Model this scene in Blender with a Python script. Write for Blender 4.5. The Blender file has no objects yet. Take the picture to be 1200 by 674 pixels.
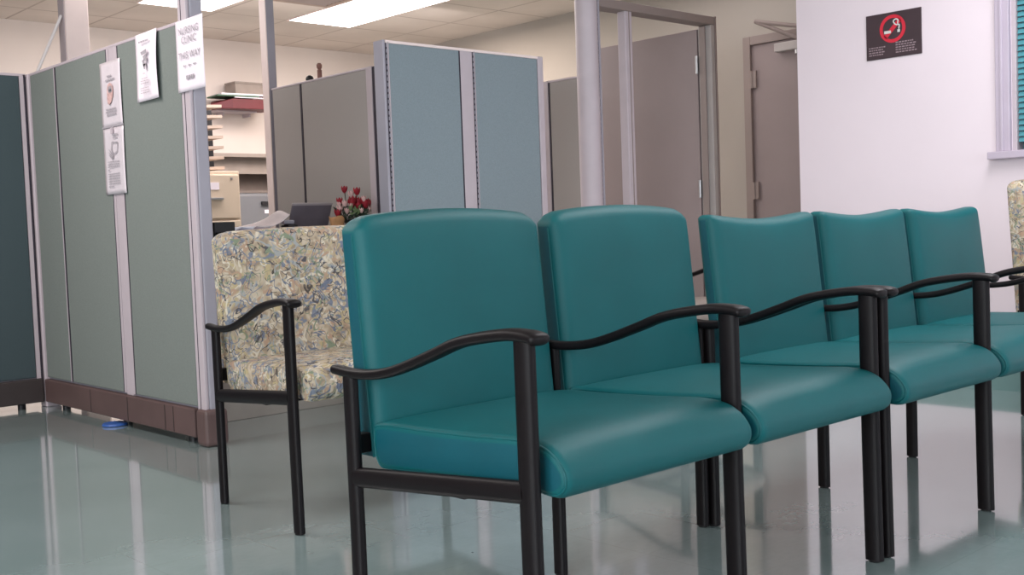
import bpy, bmesh, math, random
from mathutils import Vector, Matrix
random.seed(7)
C = bpy.context.scene.collection
S = bpy.context.scene
PI = math.pi

# ------------------------------------------------------------------ helpers
def lin(c):
    return tuple((v/12.92 if v <= .04045 else ((v+.055)/1.055)**2.4) for v in c)
def rgb(r, g, b): return (*lin((r/255, g/255, b/255)), 1)

def tag(o, label=None, cat=None, group=None, kind=None):
    if label: o['label'] = label
    if cat: o['category'] = cat
    if group: o['group'] = group
    if kind: o['kind'] = kind
    return o
def thing(name, label, cat, loc=(0, 0, 0), rz=0, group=None):
    o = bpy.data.objects.new(name, None); C.objects.link(o)
    o.empty_display_size = .1
    o.location = loc; o.rotation_euler = (0, 0, rz)
    return tag(o, label, cat, group)
def obj(name, bm, mats, parent=None, smooth=False, bevel=0, seg=2):
    bmesh.ops.recalc_face_normals(bm, faces=bm.faces[:])
    me = bpy.data.meshes.new(name); bm.to_mesh(me); bm.free()
    if not isinstance(mats, (list, tuple)): mats = [mats]
    for m in mats: me.materials.append(m)
    o = bpy.data.objects.new(name, me); C.objects.link(o)
    if smooth:
        for p in me.polygons: p.use_smooth = True
        try: me.set_sharp_from_angle(angle=math.radians(50))
        except Exception: pass
    if bevel:
        b = o.modifiers.new('bevel', 'BEVEL'); b.width = bevel; b.segments = seg; b.limit_method = 'ANGLE'
        b.angle_limit = math.radians(40)
    if parent: o.parent = parent
    return o
def struct(name, bm, m, **k):
    return tag(obj(name, bm, m, **k), kind='structure')
def box(bm, x0, x1, y0, y1, z0, z1, mi=0):
    vs = [bm.verts.new((x, y, z)) for x in (x0, x1) for y in (y0, y1) for z in (z0, z1)]
    for f in ((0,1,3,2),(4,6,7,5),(0,4,5,1),(2,3,7,6),(0,2,6,4),(1,5,7,3)):
        bm.faces.new([vs[i] for i in f]).material_index = mi
    return vs
def bbox(*a):
    bm = bmesh.new(); box(bm, *a); return bm
def ring_loft(bm, rings, cap=True, mi=0, closed=True):
    R = [[bm.verts.new(p) for p in r] for r in rings]
    n = len(R[0])
    for a, b in zip(R[:-1], R[1:]):
        for i in range(n if closed else n-1):
            j = (i+1) % n
            bm.faces.new((a[i], a[j], b[j], b[i])).material_index = mi
    if cap:
        bm.faces.new(R[0][::-1]).material_index = mi; bm.faces.new(R[-1]).material_index = mi
    return R
def catmull(pts, n=8):
    P = [Vector(p) for p in pts]; P = [2*P[0]-P[1]] + P + [2*P[-1]-P[-2]]
    out = []
    for i in range(1, len(P)-2):
        for k in range(n):
            t = k/n; a, b, c, d = P[i-1:i+3]
            out.append(.5*((2*b)+(c-a)*t+(2*a-5*b+4*c-d)*t*t+(3*b-a-3*c+d)*t**3))
    out.append(P[-2]); return out
def sweep(bm, pts, ra, rb, side=Vector((1, 0, 0)), n=14, round_ends=True, sq=1.0, mi=0):
    """ra: radius along 'side', rb: radius along the other normal; callables of t or floats"""
    pts = [Vector(p) for p in pts]; L = len(pts); rings = []
    fa = ra if callable(ra) else (lambda t: ra); fb = rb if callable(rb) else (lambda t: rb)
    def ring(c, T, t, s):
        sd = (side - T*side.dot(T)).normalized(); up = T.cross(sd).normalized()
        r = []
        for k in range(n):
            a = 2*PI*k/n; ca, sa = math.cos(a), math.sin(a)
            ca = math.copysign(abs(ca)**sq, ca); sa = math.copysign(abs(sa)**sq, sa)
            r.append(c + sd*ca*fa(t)*s + up*sa*fb(t)*s)
        return r
    for i, p in enumerate(pts):
        T = (pts[min(i+1, L-1)] - pts[max(i-1, 0)]).normalized(); t = i/(L-1)
        if i == 0 and round_ends:
            for q in (.25, .65, .9): rings.append(ring(p - T*fb(0)*math.sqrt(1-q*q), T, 0, q))
        rings.append(ring(p, T, t, 1))
        if i == L-1 and round_ends:
            for q in (.9, .65, .25): rings.append(ring(p + T*fb(1)*math.sqrt(1-q*q), T, 1, q))
    ring_loft(bm, rings, mi=mi)
def cyl(bm, p0, p1, r, n=16, r1=None, mi=0):
    p0, p1 = Vector(p0), Vector(p1); T = (p1-p0).normalized()
    a = T.orthogonal().normalized(); b = T.cross(a)
    r1 = r if r1 is None else r1
    ring_loft(bm, [[p0+(a*math.cos(2*PI*k/n)+b*math.sin(2*PI*k/n))*r for k in range(n)],
                   [p1+(a*math.cos(2*PI*k/n)+b*math.sin(2*PI*k/n))*r1 for k in range(n)]], mi=mi)
def lathe(bm, prof, n=24, c=(0, 0, 0)):
    c = Vector(c)
    ring_loft(bm, [[c+Vector((r*math.cos(2*PI*k/n), r*math.sin(2*PI*k/n), z)) for k in range(n)] for r, z in prof])
def quad(bm, a, b, c, d, mi=0):
    bm.faces.new([bm.verts.new(p) for p in (a, b, c, d)]).material_index = mi

# ------------------------------------------------------------------ materials
def mat(name, col, rough=.5, metal=0, spec=.5, noise=None, bump=None, sheen=0, emit=None, coat=0):
    m = bpy.data.materials.new(name); m.use_nodes = True
    nt = m.node_tree; N = nt.nodes; L = nt.links; b = N['Principled BSDF']
    b.inputs['Base Color'].default_value = col; b.inputs['Roughness'].default_value = rough
    b.inputs['Metallic'].default_value = metal; b.inputs['Specular IOR Level'].default_value = spec
    if sheen: b.inputs['Sheen Weight'].default_value = sheen
    if coat: b.inputs['Coat Weight'].default_value = coat
    tc = N.new('ShaderNodeTexCoord')
    if noise:      # (scale, amount)
        n = N.new('ShaderNodeTexNoise'); n.inputs['Scale'].default_value = noise[0]; n.inputs['Detail'].default_value = 5
        L.new(tc.outputs['Object'], n.inputs['Vector'])
        h = N.new('ShaderNodeHueSaturation'); h.inputs['Color'].default_value = col
        mr = N.new('ShaderNodeMapRange'); mr.inputs['To Min'].default_value = 1-noise[1]; mr.inputs['To Max'].default_value = 1+noise[1]
        mr.inputs['From Min'].default_value = .3; mr.inputs['From Max'].default_value = .7
        L.new(n.outputs['Fac'], mr.inputs['Value']); L.new(mr.outputs['Result'], h.inputs['Value'])
        L.new(h.outputs['Color'], b.inputs['Base Color'])
    if bump:       # (scale, strength)
        n2 = N.new('ShaderNodeTexNoise'); n2.inputs['Scale'].default_value = bump[0]; n2.inputs['Detail'].default_value = 3
        L.new(tc.outputs['Object'], n2.inputs['Vector'])
        bp = N.new('ShaderNodeBump'); bp.inputs['Strength'].default_value = bump[1]; bp.inputs['Distance'].default_value = .002
        L.new(n2.outputs['Fac'], bp.inputs['Height']); L.new(bp.outputs['Normal'], b.inputs['Normal'])
    if emit:
        b.inputs['Emission Color'].default_value = emit[0]; b.inputs['Emission Strength'].default_value = emit[1]
    return m

M = {}
M['frame'] = mat('black_brown_metal', rgb(15, 9, 12), .46, spec=.22, noise=(30, .1), bump=(300, .1))
M['glide'] = mat('black_rubber', rgb(14, 13, 13), .7, noise=(40, .1))
M['teal'] = mat('teal_vinyl', rgb(3, 88, 92), .46, spec=.32, noise=(6, .06), bump=(900, .35))
M['teal_bluelit'] = mat('teal_vinyl_bluelit_side', rgb(8, 80, 92), .46, spec=.35, noise=(6, .06), bump=(900, .35))  # same vinyl on the side faces, bluish light painted into its colour
M['panel'] = mat('grey_green_panel_fabric', rgb(122, 128, 124), .95, spec=.1, noise=(250, .07), bump=(700, .4))
M['panel_blue'] = mat('blue_grey_panel_fabric', rgb(134, 146, 152), .95, spec=.1, noise=(250, .07), bump=(700, .4))
M['panel_dark'] = mat('dark_teal_panel_fabric', rgb(70, 82, 86), .95, spec=.1, noise=(250, .07), bump=(700, .4))
M['panel_warm'] = mat('warm_grey_panel_fabric', rgb(168, 162, 159), .95, spec=.1, noise=(250, .07), bump=(700, .4))
M['trim'] = mat('lavender_grey_trim', rgb(186, 174, 180), .5, noise=(8, .04))
M['trim_end'] = mat('blue_grey_post', rgb(158, 154, 164), .45, noise=(8, .04))
M['trim_dark'] = mat('dark_gap', rgb(48, 42, 54), .7, noise=(8, .1))
M['kick'] = mat('brown_kickplate', rgb(92, 72, 70), .5, noise=(5, .12))
M['kick_dark'] = mat('dark_brown_kickplate', rgb(58, 50, 50), .55, noise=(5, .12))
M['wall'] = mat('warm_white_paint', rgb(218, 206, 199), .8, spec=.2, noise=(2, .03), bump=(150, .1))
M['wall_green'] = mat('grey_green_paint', rgb(170, 163, 156), .8, spec=.2, noise=(2, .03), bump=(150, .1))
M['wall_white'] = mat('bright_white_paint', rgb(230, 217, 223), .75, spec=.2, noise=(2, .02), bump=(150, .1))
M['cove'] = mat('teal_grey_cove_base', rgb(110, 142, 140), .5, noise=(5, .06))
M['door'] = mat('taupe_door_paint', rgb(142, 128, 128), .55, noise=(3, .04), bump=(200, .1))
M['doorframe'] = mat('taupe_frame_paint', rgb(140, 126, 122), .45, noise=(3, .04))
M['steel'] = mat('brushed_steel', rgb(170, 170, 172), .35, metal=.8, noise=(20, .08))
M['grey_metal'] = mat('grey_frame_metal', rgb(165, 158, 156), .4, noise=(8, .05))
M['paper'] = mat('white_paper', rgb(232, 222, 230), .7, noise=(20, .03))
M['sleeve'] = mat('glossy_sleeved_paper', rgb(222, 212, 218), .2, noise=(20, .04), bump=(25, .6), coat=.5)
M['ink'] = mat('grey_ink', rgb(158, 152, 158), .8, noise=(60, .15))
M['ink_red'] = mat('brownish_red_ink', rgb(196, 160, 156), .8, noise=(60, .3))
M['white_pole'] = mat('white_pole_paint', rgb(240, 222, 218), .5, noise=(6, .03))
M['beige'] = mat('beige_cabinet_enamel', rgb(206, 188, 168), .45, noise=(6, .03))
M['grey_cab'] = mat('grey_cabinet_enamel', rgb(108, 108, 112), .45, noise=(6, .04))
M['tan'] = mat('tan_shelf', rgb(184, 164, 150), .6, noise=(10, .05))
M['black'] = mat('black_plastic', rgb(24, 22, 26), .5, noise=(20, .1))
M['red'] = mat('dark_red_binder', rgb(98, 22, 32), .5, noise=(10, .1))
M['green_cover'] = mat('green_folder', rgb(74, 104, 84), .6, noise=(10, .1))
M['dull'] = mat('brown_grey_panel', rgb(118, 106, 100), .8, noise=(10, .08))
M['dull_light'] = mat('pale_brown_grey_panel', rgb(150, 138, 130), .8, noise=(10, .08))
M['laptop'] = mat('grey_lilac_laptop_shell', rgb(120, 112, 122), .35, metal=.3, noise=(15, .05))
M['laptop_edge'] = mat('pale_laptop_edge', rgb(180, 172, 176), .35, metal=.3, noise=(15, .05))
M['desk'] = mat('grey_desk_laminate', rgb(165, 158, 150), .5, noise=(8, .06))
M['rose'] = mat('red_petals', rgb(158, 26, 44), .6, noise=(30, .2))
M['pink'] = mat('pale_pink_petals', rgb(232, 190, 186), .6, noise=(30, .12))
M['leaf'] = mat('dark_green_leaf', rgb(44, 62, 46), .55, noise=(30, .25))
M['leaf2'] = mat('pale_green_leaf', rgb(120, 140, 96), .55, noise=(30, .2))
M['kraft'] = mat('orange_brown_wrap', rgb(190, 140, 96), .7, noise=(25, .2))
M['vase'] = mat('dark_vase_glaze', rgb(52, 60, 70), .3, noise=(10, .1))
M['sign'] = mat('dark_brown_sign', rgb(60, 44, 50), .45, noise=(12, .08))
M['sign_red'] = mat('red_sign_ring', rgb(206, 36, 58), .45, noise=(12, .06))
M['sign_white'] = mat('white_sign_print', rgb(214, 214, 210), .5, noise=(12, .05))
M['sign_text'] = mat('grey_sign_print', rgb(150, 130, 136), .6, noise=(12, .1))
M['winframe'] = mat('lilac_window_frame', rgb(186, 174, 188), .5, noise=(6, .04))
M['winglass'] = mat('teal_window_glass', rgb(70, 138, 148), .12, noise=(4, .1), coat=.4)
M['blind'] = mat('teal_blind_slat', rgb(74, 140, 150), .5, noise=(4, .08))
M['brown_wood'] = mat('brown_wood', rgb(130, 90, 80), .6, noise=(30, .15))
M['blue_plastic'] = mat('blue_plastic', rgb(50, 90, 160), .5, noise=(20, .1))
M['lamp'] = mat('fluorescent_diffuser', (1, 1, 1, 1), .5, emit=((1, .97, .95, 1), 6))
M['cord'] = mat('white_cord', rgb(235, 230, 230), .5, noise=(30, .03))
M['grille'] = mat('beige_vent', rgb(150, 128, 116), .5, noise=(10, .05))

def ceiling_mat():
    m = mat('ceiling_tile', rgb(196, 182, 172), .9, spec=.1, bump=(120, .4))
    nt = m.node_tree; N = nt.nodes; L = nt.links; b = N['Principled BSDF']
    tc = N.new('ShaderNodeTexCoord'); mp = N.new('ShaderNodeMapping')
    mp.inputs['Location'].default_value = (-4.865+.61*40, -7.82+1.22*20, 0)
    L.new(tc.outputs['Object'], mp.inputs['Vector'])
    sep = N.new('ShaderNodeSeparateXYZ'); L.new(mp.outputs['Vector'], sep.inputs['Vector'])
    def line(out, size, w):
        d = N.new('ShaderNodeMath'); d.operation = 'MODULO'; L.new(out, d.inputs[0]); d.inputs[1].default_value = size
        c = N.new('ShaderNodeMath'); c.operation = 'LESS_THAN'; L.new(d.outputs[0], c.inputs[0]); c.inputs[1].default_value = w
        return c
    a = line(sep.outputs['X'], .61, .018); c = line(sep.outputs['Y'], .61, .018)
    mx = N.new('ShaderNodeMath'); mx.operation = 'MAXIMUM'; L.new(a.outputs[0], mx.inputs[0]); L.new(c.outputs[0], mx.inputs[1])
    no = N.new('ShaderNodeTexNoise'); no.inputs['Scale'].default_value = 1.3; no.inputs['Detail'].default_value = 6
    L.new(tc.outputs['Object'], no.inputs['Vector'])
    r = N.new('ShaderNodeValToRGB'); r.color_ramp.elements[0].color = rgb(206, 194, 186); r.color_ramp.elements[1].color = rgb(224, 212, 204)
    r.color_ramp.elements[0].position = .35; r.color_ramp.elements[1].position = .65
    L.new(no.outputs['Fac'], r.inputs['Fac'])
    x = N.new('ShaderNodeMix'); x.data_type = 'RGBA'; L.new(mx.outputs[0], x.inputs[0]); L.new(r.outputs['Color'], x.inputs[6])
    x.inputs[7].default_value = rgb(186, 172, 164); L.new(x.outputs[2], b.inputs['Base Color'])
    return m
M['ceiling'] = ceiling_mat()

def floor_mat():
    m = mat('pale_green_vinyl_tile', rgb(150, 172, 166), .12, spec=.6)
    nt = m.node_tree; N = nt.nodes; L = nt.links; b = N['Principled BSDF']
    tc = N.new('ShaderNodeTexCoord')
    sep = N.new('ShaderNodeSeparateXYZ'); L.new(tc.outputs['Object'], sep.inputs['Vector'])
    def line(out):
        a = N.new('ShaderNodeMath'); a.operation = 'ADD'; a.inputs[1].default_value = 61; L.new(out, a.inputs[0])
        d = N.new('ShaderNodeMath'); d.operation = 'MODULO'; L.new(a.outputs[0], d.inputs[0]); d.inputs[1].default_value = .305
        c = N.new('ShaderNodeMath'); c.operation = 'LESS_THAN'; L.new(d.outputs[0], c.inputs[0]); c.inputs[1].default_value = .004
        return c
    a, c = line(sep.outputs['X']), line(sep.outputs['Y'])
    mx = N.new('ShaderNodeMath'); mx.operation = 'MAXIMUM'; L.new(a.outputs[0], mx.inputs[0]); L.new(c.outputs[0], mx.inputs[1])
    n1 = N.new('ShaderNodeTexNoise'); n1.inputs['Scale'].default_value = 1.6; n1.inputs['Detail'].default_value = 8; n1.inputs['Roughness'].default_value = .65
    L.new(tc.outputs['Object'], n1.inputs['Vector'])
    r = N.new('ShaderNodeValToRGB'); r.color_ramp.elements[0].color = rgb(136, 154, 152); r.color_ramp.elements[1].color = rgb(158, 174, 174)
    r.color_ramp.elements[0].position = .3; r.color_ramp.elements[1].position = .7
    L.new(n1.outputs['Fac'], r.inputs['Fac'])
    # streaky marbling of the tiles
    mp = N.new('ShaderNodeMapping'); mp.inputs['Scale'].default_value = (30, 70, 1); L.new(tc.outputs['Object'], mp.inputs['Vector'])
    n2 = N.new('ShaderNodeTexNoise'); n2.inputs['Scale'].default_value = 1; n2.inputs['Detail'].default_value = 4; L.new(mp.outputs[0], n2.inputs['Vector'])
    mr = N.new('ShaderNodeMapRange'); mr.inputs['To Min'].default_value = .94; mr.inputs['To Max'].default_value = 1.06
    L.new(n2.outputs['Fac'], mr.inputs['Value'])
    h = N.new('ShaderNodeHueSaturation'); L.new(r.outputs['Color'], h.inputs['Color']); L.new(mr.outputs['Result'], h.inputs['Value'])
    # scattered scuffs
    v = N.new('ShaderNodeTexVoronoi'); v.inputs['Scale'].default_value = 4.5; v.inputs['Randomness'].default_value = 1
    L.new(tc.outputs['Object'], v.inputs['Vector'])
    lt = N.new('ShaderNodeMath'); lt.operation = 'LESS_THAN'; lt.inputs[1].default_value = .016; L.new(v.outputs['Distance'], lt.inputs[0])
    x = N.new('ShaderNodeMix'); x.data_type = 'RGBA'; L.new(mx.outputs[0], x.inputs[0]); L.new(h.outputs['Color'], x.inputs[6])
    x.inputs[7].default_value = rgb(143, 160, 158)
    y = N.new('ShaderNodeMix'); y.data_type = 'RGBA'; L.new(lt.outputs[0], y.inputs[0]); L.new(x.outputs[2], y.inputs[6]); y.inputs[7].default_value = rgb(84, 88, 88)
    L.new(y.outputs[2], b.inputs['Base Color'])
    n3 = N.new('ShaderNodeTexNoise'); n3.inputs['Scale'].default_value = 9; n3.inputs['Detail'].default_value = 3; L.new(tc.outputs['Object'], n3.inputs['Vector'])
    m3 = N.new('ShaderNodeMapRange'); m3.inputs['To Min'].default_value = .06; m3.inputs['To Max'].default_value = .16; L.new(n3.outputs['Fac'], m3.inputs['Value'])
    L.new(m3.outputs['Result'], b.inputs['Roughness'])
    bp = N.new('ShaderNodeBump'); bp.inputs['Strength'].default_value = .04; bp.inputs['Distance'].default_value = .002; b.inputs['IOR'].default_value = 1.7; b.inputs['Specular IOR Level'].default_value = .8; b.inputs['Coat IOR'].default_value = 1.8; b.inputs['Coat Weight'].default_value = 1; b.inputs['Coat Roughness'].default_value = .06
    n4 = N.new('ShaderNodeTexNoise'); n4.inputs['Scale'].default_value = 7; n4.inputs['Detail'].default_value = 1; L.new(tc.outputs['Object'], n4.inputs['Vector'])
    N.remove(n4); N.remove(bp)
    return m
M['floor'] = floor_mat()

def swirl_fabric(name, pale=False):
    m = bpy.data.materials.new(name); m.use_nodes = True
    nt = m.node_tree; N = nt.nodes; L = nt.links; b = N['Principled BSDF']
    b.inputs['Roughness'].default_value = .85; b.inputs['Specular IOR Level'].default_value = .2
    tc = N.new('ShaderNodeTexCoord')
    def warp(scale, amt, seed):
        n = N.new('ShaderNodeTexNoise'); n.inputs['Scale'].default_value = scale; n.inputs['Detail'].default_value = 1.5
        mp = N.new('ShaderNodeMapping'); mp.inputs['Location'].default_value = (seed, seed*1.7, seed*.3); L.new(tc.outputs['Object'], mp.inputs['Vector'])
        L.new(mp.outputs[0], n.inputs['Vector'])
        s = N.new('ShaderNodeVectorMath'); s.operation = 'SUBTRACT'; L.new(n.outputs['Color'], s.inputs[0]); s.inputs[1].default_value = (.5, .5, .5)
        k = N.new('ShaderNodeVectorMath'); k.operation = 'SCALE'; k.inputs['Scale'].default_value = amt; L.new(s.outputs[0], k.inputs[0])
        a = N.new('ShaderNodeVectorMath'); a.operation = 'ADD'; L.new(mp.outputs[0], a.inputs[0]); L.new(k.outputs[0], a.inputs[1])
        return a
    def noise(seed, scale, dist, detail=1.0):
        mp = N.new('ShaderNodeMapping'); mp.inputs['Location'].default_value = (seed, seed*1.7, seed*.3); L.new(tc.outputs['Object'], mp.inputs['Vector'])
        n = N.new('ShaderNodeTexNoise'); n.inputs['Scale'].default_value = scale; n.inputs['Detail'].default_value = detail
        n.inputs['Distortion'].default_value = dist; L.new(mp.outputs[0], n.inputs['Vector']); return n.outputs['Fac']
    def rng(v, lo, hi):
        mr = N.new('ShaderNodeMapRange'); mr.interpolation_type = 'SMOOTHSTEP'
        mr.inputs['From Min'].default_value = lo; mr.inputs['From Max'].default_value = hi; L.new(v, mr.inputs['Value']); return mr.outputs['Result']
    def stroke(seed, scale, dist, centre, width, mscale, mlo):
        """curved brush strokes: a thin band of a swirling field, broken up by a mask"""
        n = noise(seed, scale, dist)
        d = N.new('ShaderNodeMath'); d.operation = 'SUBTRACT'; L.new(n, d.inputs[0]); d.inputs[1].default_value = centre
        a_ = N.new('ShaderNodeMath'); a_.operation = 'ABSOLUTE'; L.new(d.outputs[0], a_.inputs[0])
        band = rng(a_.outputs[0], width, width*.45)
        k = N.new('ShaderNodeMath'); k.operation = 'MULTIPLY'; L.new(band, k.inputs[0]); L.new(rng(noise(seed+11, mscale, .4), mlo, mlo+.05), k.inputs[1])
        return k.outputs[0]
    base = N.new('ShaderNodeValToRGB'); L.new(noise(2, 16, 2.2), base.inputs['Fac'])
    e = base.color_ramp.elements; e[0].position = .36; e[0].color = rgb(150, 134, 116); e[1].position = .62; e[1].color = rgb(190, 176, 156)
    e = base.color_ramp.elements.new(.48); e.color = rgb(172, 156, 134)
    cur = base.outputs['Color']
    for seed, sc, dist, ce, wd, ms, ml, c in ((3, 11, 1.9, .55, .05, 15, .44, rgb(180, 164, 128)),
                                         (7, 11, 2.0, .50, .05, 16, .47, rgb(156, 158, 156)),
                                         (13, 12, 1.8, .46, .045, 17, .45, rgb(206, 196, 178)),
                                         (53, 12, 1.9, .52, .045, 17, .49, rgb(174, 146, 124)),
                                         (19, 12, 2.0, .53, .042, 16, .50, rgb(120, 126, 140)),
                                         (29, 13, 1.9, .49, .036, 18, .50, rgb(128, 138, 116)),
                                         (61, 13, 1.9, .47, .030, 18, .52, rgb(108, 114, 130)),
                                         (37, 13, 2.0, .50, .024, 20, .50, rgb(86, 84, 88)),
                                         (43, 14, 1.9, .46, .020, 22, .52, rgb(80, 74, 70))):
        x = N.new('ShaderNodeMix'); x.data_type = 'RGBA'; L.new(stroke(seed, sc, dist, ce, wd, ms, ml), x.inputs[0])
        L.new(cur, x.inputs[6]); x.inputs[7].default_value = c; cur = x.outputs[2]
    L.new(cur, b.inputs['Base Color'])
    bp = N.new('ShaderNodeBump'); bp.inputs['Strength'].default_value = .3; bp.inputs['Distance'].default_value = .002
    n4 = N.new('ShaderNodeTexNoise'); n4.inputs['Scale'].default_value = 700; L.new(tc.outputs['Object'], n4.inputs['Vector'])
    L.new(n4.outputs['Fac'], bp.inputs['Height']); L.new(bp.outputs['Normal'], b.inputs['Normal'])
    return m
M['swirl'] = swirl_fabric('swirl_print_upholstery')

# ------------------------------------------------------------------ room shell
H = 2.6
struct('floor', bbox(-3.2, 6.8, -3.0, 9.0, -.05, 0), M['floor'])
struct('ceiling', bbox(-3.2, 6.8, -3.0, 9.0, H, H+.05), M['ceiling'])
struct('wall_back', bbox(-3.2, 6.8, 8.9, 9.0, 0, H), M['wall'])
struct('wall_right', bbox(6.65, 6.75, 3.3, 8.9, 0, H), M['wall_green'])
bm = bmesh.new()   # short wall with the window opening (opening y .9..2.2, z 1.12..2.15)
WX = 5.2
box(bm, WX, WX+.12, 2.17, 3.3, 0, H); box(bm, WX, WX+.12, -3.0, .9, 0, H)
box(bm, WX, WX+.12, .9, 2.17, 0, 1.10); box(bm, WX, WX+.12, .9, 2.17, 2.2, H)
struct('wall_front', bm, M['wall_white'])
struct('wall_return', bbox(WX+.12, 6.65, 3.18, 3.3, 0, H), M['wall'])
bm = bbox(WX-.008, WX, -3.0, 3.3, 0, .1); struct('baseboard_front', bm, M['cove'])
struct('baseboard_back', bbox(-3.2, 6.65, 8.89, 8.9, 0, .1), M['cove'])
struct('wall_left', bbox(-3.3, -3.2, -3.0, 9.0, 0, H), M['wall'])

# window in the white wall
w = thing('window_1', 'lilac framed window with teal blind in the white wall', 'window', (WX, 1.535, 1.1))
w['kind'] = 'structure'
def wl(x0, x1, y0, y1, z0, z1): return bbox(x0-WX, x1-WX, y0-1.535, y1-1.535, z0-1.1, z1-1.1)
bm = wl(WX-.025, WX+.1, 2.172, 2.238, 1.12, 2.24); box(bm, -.033, -.024, 2.20-1.535, 2.215-1.535, .02, 1.14)
for a in ((WX-.025, WX+.1, .835, .935, 1.12, 2.24), (WX-.025, WX+.1, .935, 2.135, 2.16, 2.24)):
    box(bm, a[0]-WX, a[1]-WX, a[2]-1.535, a[3]-1.535, a[4]-1.1, a[5]-1.1)
obj('window_frame', bm, M['winframe'], w, bevel=.004)
bm = wl(WX+.0, WX+.08, 2.150, 2.171, 1.12, 2.16); box(bm, 0, .08, .935-1.535, .97-1.535, .04, 1.06); box(bm, 0, .08, -.565, .565, .02, .06)
obj('sash', bm, M['trim'], w, bevel=.003)
obj('window_sill', wl(WX-.06, WX+.02, .78, 2.265, 1.085, 1.12), M['winframe'], w, bevel=.004)
bm = bmesh.new()
for k in range(38):
    z = 1.16 + k*.026
    vs = [(.012, -.56, z-1.1), (.022, -.56, z-1.1+.022), (.022, .613, z-1.1+.022), (.012, .613, z-1.1)]
    quad(bm, *vs)
obj('blind', bm, M['blind'], w)
obj('pane', wl(WX+.07, WX+.076, .97, 2.15, 1.13, 2.16), M['winglass'], w)
obj('blind_tag', wl(WX+.004, WX+.008, 2.085, 2.10, 1.76, 1.78), M['paper'], w)

# no smoking sign
SY0, SY1, SZ0, SZ1 = 2.60, 2.893, 1.628, 1.852
sg = thing('no_smoking_sign', 'dark brown no smoking sign with red ring on the white wall', 'sign', (WX, (SY0+SY1)/2, (SZ0+SZ1)/2))
W2, H2 = (SY1-SY0)/2, (SZ1-SZ0)/2
obj('plate', bbox(-.006, 0, -W2, W2, -H2, H2), M['sign'], sg, bevel=.001)
cy, cz = 0.003, .03; X = -.0075
bm = bmesh.new(); n = 48
for k in range(n):
    a, b_ = 2*PI*k/n, 2*PI*(k+1)/n
    quad(bm, *[(X, cy+r*math.cos(t), cz+r*math.sin(t)) for r, t in ((.052, a), (.069, a), (.069, b_), (.052, b_))])
d = .0075
quad(bm, *[(X, cy+p[0], cz+p[1]) for p in ((.040+d, -.040+d), (.040-d, -.040-d), (-.040-d, .040-d), (-.040+d, .040+d))])
obj('ring_and_slash', bm, M['sign_red'], sg)
bm = bmesh.new()   # view is from -x: +y is to the viewer's left
quad(bm, (X-.001, cy+.044, cz-.022), (X-.001, cy+.044, cz-.008), (X-.001, cy+.008, cz-.008), (X-.001, cy+.008, cz-.022))
obj('cigarette', bm, M['sign_white'], sg); bm = bmesh.new()
quad(bm, (X-.001, cy-.026, cz-.022), (X-.001, cy-.026, cz-.008), (X-.001, cy-.040, cz-.008), (X-.001, cy-.040, cz-.022))
obj('cigarette_tip', bm, M['sign_white'], sg)
bm = bmesh.new()
sm = catmull([(X-.001, cy-.034, cz-.004), (X-.001, cy-.036, cz+.014), (X-.001, cy-.022, cz+.016), (X-.001, cy-.012, cz+.022), (X-.001, cy-.006, cz+.036), (X-.001, cy-.018, cz+.044), (X-.001, cy-.03, cz+.038), (X-.001, cy-.028, cz+.022)], 6)
sweep(bm, sm, .0007, .0032, n=8)
obj('smoke_curl', bm, M['sign_white'], sg)
for side, rows in ((1, 4), (-1, 5)):
    bm = bmesh.new()
    for r in range(rows):
        z = -.052 - r*.012 + (.008 if side < 0 else -.004); yy = .132 if side > 0 else -.012
        end = yy - random.uniform(.07, .115) if side > 0 else yy - random.uniform(.09, .118)
        while yy > end:
            ln = random.uniform(.006, .018)
            quad(bm, (X, yy, z), (X, yy, z+.006), (X, max(yy-ln, end-.004), z+.006), (X, max(yy-ln, end-.004), z)); yy -= ln+.0035
    obj('printed_lines', bm, M['sign_text'], sg)

# closed door in the right-hand wall
DX = 6.65
d2 = thing('door_1', 'closed taupe door with an overhead closer beside the white wall', 'door', (DX, 4.1, 0)); d2['kind'] = 'structure'
bm = bmesh.new()
box(bm, -.05, .0, .47, .53, 0, 2.13); box(bm, -.05, .0, -.53, -.47, 0, 2.13); box(bm, -.05, 0, -.47, .47, 2.07, 2.13)
obj('door_frame', bm, M['doorframe'], d2, bevel=.004)
obj('door_leaf', bbox(-.03, .0, -.47, .47, .01, 2.07), M['door'], d2, bevel=.003)
for z in (.25, 1.05, 1.83):
    bm = bmesh.new(); cyl(bm, (-.04, .465, z-.06), (-.04, .465, z+.06), .012); box(bm, -.045, -.03, .43, .475, z-.06, z+.06)
    obj('hinge', bm, M['doorframe'], d2)
bm = bmesh.new(); box(bm, -.10, -.03, -.05, .24, 1.985, 2.045)
cl = obj('door_closer', bm, M['grey_metal'], d2, bevel=.006)
bm = bmesh.new(); cyl(bm, (-.07, .07, 1.955), (-.07, .07, 1.985), .022); obj('spindle', bm, M['steel'], cl)
bm = bmesh.new(); sweep(bm, [(-.07, .07, 2.06), (-.18, .33, 2.20)], .014, .010, side=Vector((0, 0, 1)), n=8)
sweep(bm, [(-.18, .33, 2.20), (-.06, -.02, 2.12)], .014, .010, side=Vector((0, 0, 1)), n=8)
obj('closer_arm', bm, M['doorframe'], cl)
bm = bmesh.new(); cyl(bm, (-.03, -.40, 1.0), (-.08, -.40, 1.0), .013); sweep(bm, [(-.08, -.41, 1.0), (-.08, -.28, 1.0)], .009, .009, n=8)
obj('door_handle', bm, M['steel'], d2)

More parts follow.
